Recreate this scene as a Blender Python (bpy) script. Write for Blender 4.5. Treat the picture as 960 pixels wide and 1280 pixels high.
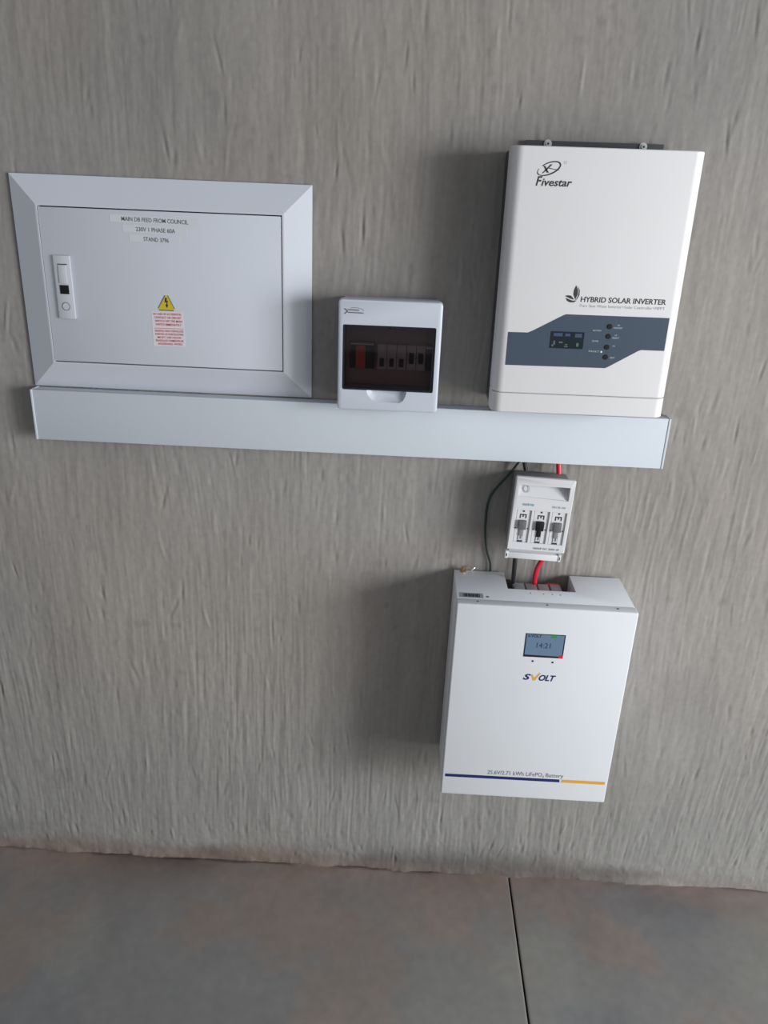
import bpy, bmesh, math
import numpy as np
from mathutils import Vector, Matrix, Euler

# ------------------------------------------------------------------ scene, camera, light
scene = bpy.context.scene
COL = scene.collection
for o in list(bpy.data.objects):
    bpy.data.objects.remove(o)

scene.view_settings.view_transform = 'Standard'
scene.view_settings.look = 'None'
scene.view_settings.gamma = 1.0
scene.view_settings.use_curve_mapping = False
scene.view_settings.exposure = 0.0

cam_data = bpy.data.cameras.new('camera')
cam_data.sensor_fit = 'VERTICAL'
cam_data.sensor_height = 36.0
cam_data.lens = 984.65 / 1280 * 36.0
cam_data.clip_start = 0.02
cam = bpy.data.objects.new('camera', cam_data)
COL.objects.link(cam)
pitch, roll, yaw = (math.radians(a) for a in (21.9423, 2.3747, -1.1567))
fwd = Vector((math.sin(yaw)*math.cos(pitch), math.cos(yaw)*math.cos(pitch), -math.sin(pitch)))
rgt = Vector((math.cos(yaw), -math.sin(yaw), 0))
upv = rgt.cross(fwd)
r2 = rgt*math.cos(roll) + upv*math.sin(roll)
u2 = upv*math.cos(roll) - rgt*math.sin(roll)
m = Matrix.Identity(4)
for i in range(3):
    m[i][0], m[i][1], m[i][2] = r2[i], u2[i], -fwd[i]
m.translation = Vector((0.0178, -1.5065, 1.5761))
cam.matrix_world = m
scene.camera = cam

world = bpy.data.worlds.new('world')
scene.world = world
world.use_nodes = True
bg = world.node_tree.nodes['Background']
bg.inputs[0].default_value = (0.93, 0.96, 1.0, 1)      # grey bounce of the room
bg.inputs[1].default_value = 0.345

# daylight through the wide open door in the side wall on the right:
# bright sky above, sunlit ground below, and the dimmer far leaf of the opening
def door_light(name, y0, y1, z0, z1, watts, color, x=3.5):
    L = bpy.data.lights.new(name, 'AREA')
    L.shape = 'RECTANGLE'; L.size = y1-y0; L.size_y = z1-z0
    L.energy = watts; L.color = color
    o = bpy.data.objects.new(name, L); COL.objects.link(o)
    o.matrix_world = Matrix(((0, 0, 1, x), (1, 0, 0, (y0+y1)/2), (0, 1, 0, (z0+z1)/2), (0, 0, 0, 1)))   # shines along -x
door_light('door_sky', -3.05, -1.45, 1.1, 2.2, 168.0, (0.96, 0.98, 1.0))
door_light('door_ground', -3.05, -1.45, 0.02, 1.1, 52.0, (1.0, 0.95, 0.88))
door_light('door_far_leaf', -4.7, -3.05, 0.02, 2.2, 40.0, (1.0, 0.98, 0.96))

# ------------------------------------------------------------------ materials
def srgb(r, g, b):
    f = lambda c: (c/255/12.92) if c/255 <= 0.04045 else ((c/255+0.055)/1.055)**2.4
    return (f(r), f(g), f(b), 1)

def mat(name, color, rough=0.45, metal=0.0, emit=None, estr=1.0, spec=0.5, grain=0.0, gscale=900):
    mm = bpy.data.materials.new(name)
    mm.use_nodes = True
    nt = mm.node_tree
    b = nt.nodes['Principled BSDF']
    b.inputs['Base Color'].default_value = color
    b.inputs['Roughness'].default_value = rough
    b.inputs['Metallic'].default_value = metal
    b.inputs['Specular IOR Level'].default_value = spec
    if emit:
        b.inputs['Emission Color'].default_value = emit
        b.inputs['Emission Strength'].default_value = estr
    if grain:
        tc = nt.nodes.new('ShaderNodeTexCoord')
        n = nt.nodes.new('ShaderNodeTexNoise'); n.inputs['Scale'].default_value = gscale
        bp = nt.nodes.new('ShaderNodeBump'); bp.inputs['Strength'].default_value = grain
        bp.inputs['Distance'].default_value = 0.0005
        nt.links.new(tc.outputs['Object'], n.inputs['Vector'])
        nt.links.new(n.outputs['Fac'], bp.inputs['Height'])
        nt.links.new(bp.outputs['Normal'], b.inputs['Normal'])
        # slight tonal mottling
        n2 = nt.nodes.new('ShaderNodeTexNoise'); n2.inputs['Scale'].default_value = 6
        nt.links.new(tc.outputs['Object'], n2.inputs['Vector'])
        mx = nt.nodes.new('ShaderNodeMix'); mx.data_type = 'RGBA'
        mx.inputs['A'].default_value = tuple(c*0.97 for c in color[:3]) + (1,)
        mx.inputs['B'].default_value = tuple(min(1, c*1.03) for c in color[:3]) + (1,)
        nt.links.new(n2.outputs['Fac'], mx.inputs['Factor'])
        nt.links.new(mx.outputs['Result'], b.inputs['Base Color'])
    return mm

M = dict(
    steel=mat('powder_coated_steel', (0.54, 0.575, 0.64, 1), 0.32, grain=0.12),
    pvc=mat('white_pvc', (0.55, 0.60, 0.655, 1), 0.75, spec=0.2, grain=0.05, gscale=300),
    abs=mat('white_plastic', (0.52, 0.565, 0.64, 1), 0.36, grain=0.04),
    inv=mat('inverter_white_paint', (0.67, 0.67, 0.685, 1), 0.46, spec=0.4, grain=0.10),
    batbody=mat('battery_white_lit', (0.81, 0.85, 0.91, 1), 0.42, grain=0.10),  # lightened against the cover to stand in for light falling on the top
    bat=mat('battery_white_paint', (0.66, 0.69, 0.73, 1), 0.40, grain=0.10),
    iso=mat('fuse_switch_plastic', (0.64, 0.65, 0.675, 1), 0.42, grain=0.05),
    isogrey=mat('grey_plastic', (0.22, 0.22, 0.23, 1), 0.5),
    gap=mat('dark_gap', (0.02, 0.02, 0.022, 1), 0.8),
    chassis=mat('dark_grey_metal', (0.045, 0.05, 0.055, 1), 0.45, grain=0.1),
    band=mat('slate_blue_film', srgb(62, 76, 92), 0.4),
    black=mat('black_plastic', (0.006, 0.006, 0.008, 1), 0.55, spec=0.3),
    softblack=mat('black_insulation', (0.010, 0.011, 0.015, 1), 0.55),
    red=mat('red_insulation', (0.62, 0.02, 0.045, 1), 0.38),
    green=mat('green_insulation', (0.014, 0.048, 0.028, 1), 0.55),
    grey=mat('mid_grey_plastic', (0.13, 0.13, 0.135, 1), 0.45),
    lgrey=mat('light_grey_plastic', (0.42, 0.43, 0.45, 1), 0.45),
    navy=mat('navy_print', (0.010, 0.018, 0.12, 1), 0.45),
    gold=mat('gold_print', (0.72, 0.36, 0.05, 1), 0.45),
    ink=mat('black_ink', (0.03, 0.03, 0.035, 1), 0.5),
    greyink=mat('grey_ink', (0.12, 0.12, 0.13, 1), 0.5),
    paleink=mat('pale_grey_ink', (0.42, 0.42, 0.45, 1), 0.5),
    redink=mat('red_ink', (0.50, 0.06, 0.07, 1), 0.5),
    whiteink=mat('white_ink', (0.42, 0.45, 0.49, 1), 0.5),
    teal=mat('teal_ink', (0.12, 0.34, 0.40, 1), 0.5),
    tealgrey=mat('teal_grey_ink', (0.22, 0.32, 0.35, 1), 0.5),
    tape=mat('label_tape', (0.555, 0.595, 0.63, 1), 0.35),
    paper=mat('notice_paper', (0.66, 0.62, 0.66, 1), 0.5),
    yellow=mat('warning_yellow', (0.55, 0.44, 0.03, 1), 0.45),
    screenframe=mat('screen_frame', (0.012, 0.016, 0.025, 1), 0.2),
    lcd=mat('lcd_blue', (0.06, 0.09, 0.13, 1), 0.25, emit=srgb(92, 114, 140), estr=0.62),
    lcdink=mat('lcd_ink', (0.02, 0.03, 0.07, 1), 0.4),
    lcdgreen=mat('lcd_green', (0.01, 0.10, 0.03, 1), 0.3, emit=srgb(45, 140, 60), estr=0.6),
    lcdred=mat('lcd_red', (0.15, 0.01, 0.02, 1), 0.3, emit=srgb(200, 40, 70), estr=0.65),
    invlcd=mat('inverter_lcd', (0.010, 0.018, 0.026, 1), 0.2),
    lcdb=mat('lcd_segment_blue', (0.03, 0.05, 0.10, 1), 0.4, emit=srgb(52, 70, 108), estr=0.3),
    lcdg=mat('lcd_segment_green', (0.05, 0.08, 0.06, 1), 0.4, emit=srgb(80, 105, 95), estr=0.4),
    brass=mat('brass', (0.55, 0.40, 0.22, 1), 0.35, metal=1.0),
    zinc=mat('zinc_metal', (0.62, 0.63, 0.62, 1), 0.35, metal=0.7),
    sticker=mat('grey_sticker', (0.30, 0.33, 0.37, 1), 0.45),
    breakergrey=mat('breaker_grey', (0.55, 0.56, 0.58, 1), 0.5),
    breakerred=mat('breaker_red', (0.70, 0.06, 0.03, 1), 0.45),
    breakernavy=mat('breaker_navy', (0.01, 0.015, 0.05, 1), 0.45),
    lockp=mat('lock_plastic', (0.50, 0.53, 0.585, 1), 0.4),
    inner=mat('inner_plate', (0.30, 0.25, 0.26, 1), 0.5),
    clear=mat('cloudy_clear_plastic', (0.50, 0.51, 0.54, 1), 0.25),
)

def smoked_glass():
    mm = bpy.data.materials.new('smoked_glass'); mm.use_nodes = True
    nt = mm.node_tree; nt.nodes.clear()
    out = nt.nodes.new('ShaderNodeOutputMaterial')
    tr = nt.nodes.new('ShaderNodeBsdfTransparent'); tr.inputs[0].default_value = (0.60, 0.49, 0.495, 1)
    gl = nt.nodes.new('ShaderNodeBsdfGlossy'); gl.inputs['Roughness'].default_value = 0.03
    fr = nt.nodes.new('ShaderNodeFresnel'); fr.inputs['IOR'].default_value = 1.55
    mx = nt.nodes.new('ShaderNodeMixShader')
    nt.links.new(fr.outputs[0], mx.inputs[0]); nt.links.new(tr.outputs[0], mx.inputs[1])
    nt.links.new(gl.outputs[0], mx.inputs[2]); nt.links.new(mx.outputs[0], out.inputs[0])
    return mm
M['smoke'] = smoked_glass()
M['clear'].node_tree.nodes['Principled BSDF'].inputs['Alpha'].default_value = 0.6

def plaster(name, rough, bump, scale, spec=0.25, lo=0.86, hi=1.14):
    """vertex colour (own stains) times fine procedural grain, with fine bump"""
    mm = bpy.data.materials.new(name); mm.use_nodes = True
    nt = mm.node_tree; b = nt.nodes['Principled BSDF']; L = nt.links.new
    vc = nt.nodes.new('ShaderNodeVertexColor'); vc.layer_name = 'tint'
    tc = nt.nodes.new('ShaderNodeTexCoord')
    n1 = nt.nodes.new('ShaderNodeTexNoise'); n1.inputs['Scale'].default_value = scale
    n1.inputs['Detail'].default_value = 6
    L(tc.outputs['Object'], n1.inputs['Vector'])
    rp = nt.nodes.new('ShaderNodeMapRange'); rp.inputs['To Min'].default_value = lo; rp.inputs['To Max'].default_value = hi
    rp.inputs['From Min'].default_value = 0.25; rp.inputs['From Max'].default_value = 0.75
    L(n1.outputs['Fac'], rp.inputs['Value'])
    mu = nt.nodes.new('ShaderNodeVectorMath'); mu.operation = 'SCALE'
    L(vc.outputs['Color'], mu.inputs[0]); L(rp.outputs['Result'], mu.inputs['Scale'])
    L(mu.outputs['Vector'], b.inputs['Base Color'])
    n2 = nt.nodes.new('ShaderNodeTexNoise'); n2.inputs['Scale'].default_value = scale*3; n2.inputs['Detail'].default_value = 5
    L(tc.outputs['Object'], n2.inputs['Vector'])
    bp = nt.nodes.new('ShaderNodeBump'); bp.inputs['Strength'].default_value = bump; bp.inputs['Distance'].default_value = 0.001
    L(n2.outputs['Fac'], bp.inputs['Height']); L(bp.outputs['Normal'], b.inputs['Normal'])
    b.inputs['Roughness'].default_value = rough; b.inputs['Specular IOR Level'].default_value = spec
    return mm
M['wall'] = plaster('combed_grey_plaster', 0.85, 0.22, 90, lo=0.94, hi=1.06)
M['floor'] = plaster('trowelled_cement_floor', 0.42, 0.12, 40, spec=0.35, lo=0.93, hi=1.07)
M['floor'].node_tree.nodes['Principled BSDF'].inputs['Roughness'].default_value = 0.5

# ------------------------------------------------------------------ helpers
def tag(o, label=None, cat=None, group=None, kind=None):
    if label: o['label'] = label
    if cat: o['category'] = cat
    if group: o['group'] = group
    if kind: o['kind'] = kind
    return o

def thing(name, label, cat, loc, rot=(0, 0, 0), group=None):
    o = bpy.data.objects.new(name, None)
    o.empty_display_size = 0.05
    COL.objects.link(o)
    o.location = loc; o.rotation_euler = rot
    return tag(o, label, cat, group)

def link(name, bm, material, parent=None, smooth=True, angle=35):
    me = bpy.data.meshes.new(name)
    bmesh.ops.recalc_face_normals(bm, faces=bm.faces)
    bm.to_mesh(me); bm.free()
    me.materials.append(material)
    if smooth:
        me.polygons.foreach_set('use_smooth', [True]*len(me.polygons))
        me.set_sharp_from_angle(angle=math.radians(angle))
    o = bpy.data.objects.new(name, me)
    COL.objects.link(o)
    if parent is not None: o.parent = parent
    return o

def prism(bm, pts, d0, d1):
    """polygon in x,z extruded between depth d0 and d1 (depth = out of the wall, -y)"""
    a = [bm.verts.new((x, -d0, z)) for x, z in pts]
    b = [bm.verts.new((x, -d1, z)) for x, z in pts]
    n = len(pts)
    bm.faces.new(a); bm.faces.new(list(reversed(b)))
    for i in range(n):
        bm.faces.new((a[i], b[i], b[(i+1) % n], a[(i+1) % n]))
    return a + b

def box(bm, x0, x1, d0, d1, z0, z1, bev=0.0, seg=2):
    tmp = bmesh.new() if bev else bm
    prism(tmp, [(x0, z0), (x1, z0), (x1, z1), (x0, z1)], d0, d1)
    if bev:
        bmesh.ops.recalc_face_normals(tmp, faces=tmp.faces)
        bmesh.ops.bevel(tmp, geom=list(tmp.edges), offset=bev, segments=seg, affect='EDGES', profile=0.5)
        me = bpy.data.meshes.new('tmp'); tmp.to_mesh(me); tmp.free()
        bm.from_mesh(me); bpy.data.meshes.remove(me)

def mk(name, material, parent, *boxes, bev=0.0, seg=2):
    bm = bmesh.new()
    for b in boxes: box(bm, *b, bev=bev, seg=seg)
    return link(name, bm, material, parent)

def disc(bm, x, z, r, d0, d1, n=20, r1=None):
    r1 = r if r1 is None else r1
    a = [bm.verts.new((x+r*math.cos(t), -d0, z+r*math.sin(t))) for t in np.linspace(0, 2*math.pi, n, endpoint=False)]
    b = [bm.verts.new((x+r1*math.cos(t), -d1, z+r1*math.sin(t))) for t in np.linspace(0, 2*math.pi, n, endpoint=False)]
    bm.faces.new(a); bm.faces.new(list(reversed(b)))
    for i in range(n):
        bm.faces.new((a[i], b[i], b[(i+1) % n], a[(i+1) % n]))

def vcyl(bm, x, y, z0, z1, r, n=14, r1=None):
    r1 = r if r1 is None else r1
    T = np.linspace(0, 2*math.pi, n, endpoint=False)
    a = [bm.verts.new((x+r*math.cos(t), y+r*math.sin(t), z0)) for t in T]
    b = [bm.verts.new((x+r1*math.cos(t), y+r1*math.sin(t), z1)) for t in T]
    bm.faces.new(a); bm.faces.new(list(reversed(b)))
    for i in range(n):
        bm.faces.new((a[i], b[i], b[(i+1) % n], a[(i+1) % n]))

def ring(bm, x, z, rx, rz, w, d, th=0.0004, tilt=0.0, t0=0, t1=2*math.pi, n=40, w1=None, wf=None):
    """flat elliptical band, raised th off depth d"""
    ct, st = math.cos(tilt), math.sin(tilt)
    T = np.linspace(t0, t1, n+1)
    pv = None
    for i, t in enumerate(T):
        ww = wf(i/n) if wf else w
        row = []
        for k in (-0.5, 0.5):
            ex, ez = (rx+k*ww)*math.cos(t), (rz+k*ww)*math.sin(t)
            row.append(bm.verts.new((x+ex*ct-ez*st, -d-th, z+ex*st+ez*ct)))
        if pv: bm.faces.new((pv[0], pv[1], row[1], row[0]))
        pv = row

def flat(bm, pts, d):
    bm.faces.new([bm.verts.new((x, -d, z)) for x, z in pts])

def catmull(pts, n=8):
    P = [Vector(p) for p in pts]; P = [2*P[0]-P[1]] + P + [2*P[-1]-P[-2]]
    out = []
    for i in range(1, len(P)-2):
        for k in range(n):
            t = k/n; a, b, c, d = P[i-1:i+3]
            out.append(0.5*((2*b)+(c-a)*t+(2*a-5*b+4*c-d)*t*t+(3*b-a-3*c+d)*t**3))
    out.append(P[-2]); return out

def tube(bm, pts, r, n=12, steps=8):
    path = catmull(pts, steps) if len(pts) > 2 else [Vector(p) for p in pts]
    ref = Vector((0.05, 1, 0.03)).normalized()
    rows = []
    for i, p in enumerate(path):
        t = (path[min(i+1, len(path)-1)] - path[max(i-1, 0)]).normalized()
        a = (ref - t*ref.dot(t)).normalized(); b = t.cross(a)
        rows.append([bm.verts.new(p + (a*math.cos(q)+b*math.sin(q))*r) for q in np.linspace(0, 2*math.pi, n, endpoint=False)])
    for k in range(len(rows)-1):
        for i in range(n):
            bm.faces.new((rows[k][i], rows[k][(i+1) % n], rows[k+1][(i+1) % n], rows[k+1][i]))
    bm.faces.new(rows[0]); bm.faces.new(list(reversed(rows[-1])))

def carve(o, bms, angle=35):
    """cut solid shapes out of an object and keep one clean mesh"""
    cutters = []
    for bm in bms:
        c = link('cutter', bm, M['gap'], None, smooth=False)
        md = o.modifiers.new('cut', 'BOOLEAN'); md.operation = 'DIFFERENCE'; md.object = c; md.solver = 'EXACT'
        cutters.append(c)
    par = o.parent; o.parent = None
    bpy.context.view_layer.update()
    dg = bpy.context.evaluated_depsgraph_get()
    me = bpy.data.meshes.new_from_object(o.evaluated_get(dg))
    o.modifiers.clear(); o.data = me; o.parent = par
    for c in cutters: bpy.data.objects.remove(c)
    while len(me.materials) > 1: me.materials.pop()
    me.polygons.foreach_set('material_index', [0]*len(me.polygons))
    me.polygons.foreach_set('use_smooth', [True]*len(me.polygons))
    me.set_sharp_from_angle(angle=math.radians(angle))
    return o

def text_mesh(s, x0, x1, z0, h, d, shear=0.0, bold=0.0, slope=0.0):
    """printed lettering fitted between x0 and x1, capitals h high, lying 0.3 mm off depth d"""
    cu = bpy.data.curves.new('t', 'FONT'); cu.body = s; cu.size = 1.0; cu.shear = shear; cu.offset = bold
    cu.resolution_u = 3
    t = bpy.data.objects.new('t', cu); COL.objects.link(t)
    bpy.context.view_layer.update()
    me = bpy.data.meshes.new_from_object(t.evaluated_get(bpy.context.evaluated_depsgraph_get()))
    bpy.data.objects.remove(t); bpy.data.curves.remove(cu)
    v = np.empty(len(me.vertices)*3); me.vertices.foreach_get('co', v); v = v.reshape(-1, 3)
    cap = 0.69
    lo, hi = v[:, 0].min(), v[:, 0].max()
    X = x0+(v[:, 0]-lo)/(hi-lo)*(x1-x0); Z = z0+v[:, 1]/cap*h+(X-x0)*slope
    w = np.stack([X, np.full(len(X), -d-0.0003), Z], 1)
    me.vertices.foreach_set('co', w.ravel()); me.update()
    return me

def lettering(parent, material, *lines, name='lettering', **kw):
    bm = bmesh.new()
    for ln in lines:
        a = dict(kw); args = ln
        if isinstance(ln[-1], dict): a.update(ln[-1]); args = ln[:-1]
        me = text_mesh(*args, **a); bm.from_mesh(me); bpy.data.meshes.remove(me)
    me = bpy.data.meshes.new(name); bm.to_mesh(me); bm.free(); me.materials.append(material)
    o = bpy.data.objects.new(name, me); COL.objects.link(o); o.parent = parent
    return o

# ------------------------------------------------------------------ noise for the relief
def h2(ix, iy, s):
    n = (ix.astype(np.int64)*374761393 + iy.astype(np.int64)*668265263 + s*2147483) & 0xffffffff
    n = ((n ^ (n >> 13))*1274126177) & 0xffffffff
    n = (n ^ (n >> 16)) & 0xffffff
    return n/float(0xffffff)

def vn(x, y, s=0):
    ix, iy = np.floor(x), np.floor(y); fx, fy = x-ix, y-iy
    fx = fx*fx*(3-2*fx); fy = fy*fy*(3-2*fy)
    a, b, c, d = h2(ix, iy, s), h2(ix+1, iy, s), h2(ix, iy+1, s), h2(ix+1, iy+1, s)
    return (a*(1-fx)+b*fx)*(1-fy)+(c*(1-fx)+d*fx)*fy

def fbm(x, y, s=0, o=4):
    t = 0; a = 0.5
    for k in range(o):
        t = t+a*vn(x, y, s+k*17); x = x*2.03+5.1; y = y*2.03+1.7; a *= 0.5
    return t/(1-0.5**o)

def sm(a, b, x):
    t = np.clip((x-a)/(b-a), 0, 1); return t*t*(3-2*t)

def grid_mesh(name, V, nx, ny, color, material):
    """V (ny*nx,3), color (ny*nx,3)"""
    me = bpy.data.meshes.new(name)
    i = np.arange((ny-1)*(nx-1)); r, c = i//(nx-1), i % (nx-1)
    q = np.stack([r*nx+c, r*nx+c+1, (r+1)*nx+c+1, (r+1)*nx+c], 1).astype(np.int32)
    me.vertices.add(len(V)); me.vertices.foreach_set('co', V.ravel())
    me.loops.add(q.size); me.loops.foreach_set('vertex_index', q.ravel())
    me.polygons.add(len(q)); me.polygons.foreach_set('loop_start', np.arange(0, q.size, 4, dtype=np.int32))
    me.update(calc_edges=True)
    me.polygons.foreach_set('use_smooth', np.ones(len(q), bool))
    ca = me.color_attributes.new('tint', 'FLOAT_COLOR', 'POINT')
    ca.data.foreach_set('color', np.concatenate([color, np.ones((len(V), 1))], 1).ravel())
    me.materials.append(material)
    o = bpy.data.objects.new(name, me); COL.objects.link(o)
    return o

def mixc(a, b, t):
    return a*(1-t[:, None])+np.array(b)*t[:, None]

# ------------------------------------------------------------------ wall
def build_wall():
    xs = np.concatenate([np.linspace(-3.6, -1.16, 30)[:-1], np.arange(-1.16, 1.22, 0.0019), np.linspace(1.22, 4.2, 34)])
    zs = np.concatenate([np.arange(-0.012, 0.10, 0.003), np.arange(0.10, 2.02, 0.006), np.linspace(2.03, 2.8, 20)])
    nx, nz = len(xs), len(zs)
    X, Z = np.meshgrid(xs, zs); X = X.ravel(); Z = Z.ravel()
    # combed strokes wander, lean and change strength from patch to patch
    wx = X + 0.05*(vn(X*2.2, Z*1.3, 3)-0.5) + 0.022*(vn(X*5, Z*2.4, 4)-0.5) + 0.004*(vn(X*18, Z*9, 5)-0.5)
    s1 = vn(wx/0.0054, Z/0.11, 11); s2 = vn(wx/0.0092+7, Z/0.075, 12); s3 = vn(wx/0.021, Z/0.20, 13); s4 = vn(wx/0.0042+3, Z/0.026, 14)
    patch = sm(0.33, 0.66, fbm(X*3.1, Z*2.4, 21, 3))
    patch2 = sm(0.45, 0.75, fbm(X*4.3+9, Z*5.5, 22, 3))
    low = 1-sm(0.85, 1.25, Z)
    amp = 0.40+0.60*patch; amp = amp*(0.70+0.45*low)
    hgt = amp*(0.00100*(s1-0.5)+0.00105*(s2-0.5)+0.00050*(s4-0.5))*(0.25+0.75*sm(0.02, 0.12, Z))+0.0008*(s3-0.5)*(0.3+0.7*patch2)*sm(0.01, 0.14, Z)
    hgt += 0.0022*(fbm(X*3, Z*2.5, 31, 4)-0.5)+0.0012*(fbm(X*85, Z*55, 32, 3)-0.5)
    # gouges and small lumps
    rng = np.random.RandomState(7)
    dark = np.zeros_like(X)
    for k in range(950):
        gx, gz = rng.uniform(-1.12, 1.18), rng.uniform(0.03, 2.0)
        w = rng.uniform(0.0022, 0.0048); l = rng.uniform(0.006, 0.028); tilt = rng.normal(0, 0.16)
        if k < 170: gz = rng.uniform(0.03, 0.2); w *= 1.25; l *= 0.6
        sel = (np.abs(X-gx) < 0.03) & (np.abs(Z-gz) < 0.07)
        dx, dz = X[sel]-gx, Z[sel]-gz
        g = np.exp(-((dx-tilt*dz)/w)**2-(dz/l)**2)
        a = rng.uniform(0.0003, 0.0014)*(1.5 if rng.rand() < 0.12 else 1)*(-1 if rng.rand() < 0.72 else 0.8)
        hgt[sel] += a*g
        hgt[sel] += -a*0.45*np.exp(-((dx-tilt*dz-w*1.8)/w)**2-(dz/l)**2)
    # ragged mortar fillet where wall meets floor
    n1 = fbm(X*14, Z*20, 41, 4); n2 = fbm(X*45, Z*40, 42, 3)
    foot = 1-sm(0.0, 0.030, Z)
    hgt += foot**2*(0.001+0.022*np.clip(n1-0.42, 0, 1)+0.002*(n2-0.5))
    hgt += (1-sm(0.02, 0.13, Z))*0.0032*(fbm(X*38, Z*38, 43, 4)-0.5)
    Y = 0.0022-np.clip(hgt, -0.006, 0.03)
    # nothing stands proud behind the mounted things
    Y = np.where(Z > 0.3, np.maximum(Y, 0.0004), Y)
    # tint: warm brown-grey above, cooler green-grey below, stains of their own
    warm = sm(0.25, 0.75, fbm(X*1.8+2, Z*1.7, 51, 4))
    c = np.tile(np.array([0.292, 0.270, 0.250]), (len(X), 1))
    c = mixc(c, (0.278, 0.270, 0.260), np.clip(1-warm, 0, 1)*0.8)
    c = mixc(c, (0.255, 0.256, 0.248), (1-sm(0.15, 0.75, Z))*0.75)
    c *= (1-0.12*sm(1.25, 1.75, Z)*(0.6+0.6*fbm(X*1.5, Z*1.5, 58, 3)))[:, None]      # darker towards the top, unevenly
    c *= (0.92+0.16*fbm(X*5, Z*3, 52, 5))[:, None]
    c *= (1+0.10*(s1-0.5)*amp+0.12*(s3-0.5)+0.07*(s4-0.5))[:, None]
    c *= (1-0.10*patch2*(fbm(wx*30, Z*6, 53, 3)))[:, None]
    # faint tide of lighter cement, dark grime at the foot, red dust at the left
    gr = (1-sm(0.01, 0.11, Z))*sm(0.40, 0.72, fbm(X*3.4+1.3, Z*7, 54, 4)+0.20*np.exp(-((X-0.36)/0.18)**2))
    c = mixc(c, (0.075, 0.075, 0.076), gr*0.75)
    rd = (1-sm(0.0, 0.035+0.05*vn(X*4, X*0, 55), Z))*(0.30+0.5*(1-sm(-0.2, 0.35, X)))
    c = mixc(c, (0.185, 0.135, 0.112), np.clip(rd, 0, 1))
    sp = sm(0.80, 0.90, vn(X*55, Z*40, 56))*sm(0.5, 0.8, vn(X*9, Z*9, 57))
    c = mixc(c, (0.15, 0.145, 0.14), sp*0.25)
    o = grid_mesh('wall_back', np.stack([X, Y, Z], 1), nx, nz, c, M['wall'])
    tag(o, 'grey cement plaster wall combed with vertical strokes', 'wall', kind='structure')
build_wall()

# ------------------------------------------------------------------ floor: two slabs with an open control joint
JOINT = 0.3382
floor = mk('floor', M['gap'], None, (-3.6, 4.2, -0.06, 7.2, -0.06, -0.022))
tag(floor, 'grey cement floor with red-brown dust and one dark control joint', 'floor', kind='structure')

def build_slab(x_edges, side):
    ys = -np.concatenate([np.arange(-0.03, 0.62, 0.005), np.linspace(0.63, 7.2, 50)])
    ys = np.sort(ys)
    xs = x_edges
    X, Y = np.meshgrid(xs, ys); nx, ny = len(xs), len(ys); X = X.ravel(); Y = Y.ravel()
    near = np.exp(Y/0.05)                      # 1 at the wall foot
    Zh = 0.0018*(fbm(X*4, Y*4, 61, 4)-0.5)+0.0007*(fbm(X*25, Y*25, 62, 3)-0.5)
    sc = vn((X+Y*0.8)/0.009, (X-Y)/0.11, 64)
    Zh += np.clip(near, 0, 1)*(0.0085*np.clip(fbm(X*9, Y*13, 63, 4)-0.36, 0, 1)+0.0012*(sc-0.5))
    # broken edge of the joint
    e = np.abs(X-JOINT)
    Zh -= 0.0022*np.exp(-(e/0.0025)**2)
    c = np.tile(np.array([0.245, 0.241, 0.238]), (len(X), 1))
    n = fbm(X*2.3+4, Y*2.8, 71, 5); n2 = fbm(X*5.2, Y*5.2+3, 72, 5); n3 = fbm(X*3.2+8, Y*3.6, 75, 4)
    c = mixc(c, (0.210, 0.220, 0.234), sm(0.42, 0.62, n)*0.9)
    c = mixc(c, (0.295, 0.238, 0.206), sm(0.50, 0.66, n2)*0.62)
    c = mixc(c, (0.292, 0.294, 0.270), sm(0.52, 0.75, n3)*0.6)
    band = np.exp(Y/0.085)*(0.45+0.9*(fbm(X*4, Y*7, 73, 4)-0.3))*(0.45+0.55*(1-sm(-0.1, 0.9, X)))
    c = mixc(c, (0.285, 0.195, 0.160), np.clip(band, 0, 0.85))
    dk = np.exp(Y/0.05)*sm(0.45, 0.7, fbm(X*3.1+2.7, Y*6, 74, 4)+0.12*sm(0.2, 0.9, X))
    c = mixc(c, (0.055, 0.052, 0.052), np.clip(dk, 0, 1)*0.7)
    ck = np.exp(-((Y+0.004-0.006*vn(X*30, Y*0, 79))/0.0045)**2)*sm(0.42, 0.6, vn(X*6.5, Y*0, 80))
    c = mixc(c, (0.03, 0.028, 0.028), np.clip(ck, 0, 1)*0.8)      # open crack along the wall foot
    sp = sm(0.82, 0.9, vn(X*70, Y*70, 76))*sm(0.5, 0.8, vn(X*8, Y*8, 77))
    c = mixc(c, (0.27, 0.27, 0.26), sp*0.35)
    c *= (0.78+0.13*fbm(X*12, Y*12, 78, 4))[:, None]
    V = np.stack([X, Y, Zh], 1).reshape(ny, nx, 3)
    C3 = c.reshape(ny, nx, 3)
    # turn the joint edge down into the groove
    col = V[:, -1 if side < 0 else 0].copy(); col[:, 2] = -0.021
    cc = np.full((ny, 1, 3), 0.02)
    if side < 0: V = np.concatenate([V, col[:, None]], 1); C3 = np.concatenate([C3, cc], 1)
    else: V = np.concatenate([col[:, None], V], 1); C3 = np.concatenate([cc, C3], 1)
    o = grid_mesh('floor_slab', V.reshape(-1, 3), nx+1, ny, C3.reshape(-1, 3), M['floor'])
    o.data.set_sharp_from_angle(angle=math.radians(50))
    o.parent = floor
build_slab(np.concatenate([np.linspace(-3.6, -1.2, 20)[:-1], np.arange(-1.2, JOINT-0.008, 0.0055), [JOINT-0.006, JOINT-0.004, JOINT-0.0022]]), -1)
build_slab(np.concatenate([[JOINT+0.0022, JOINT+0.004, JOINT+0.006], np.arange(JOINT+0.009, 1.3, 0.0055), np.linspace(1.31, 4.2, 20)]), 1)

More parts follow.
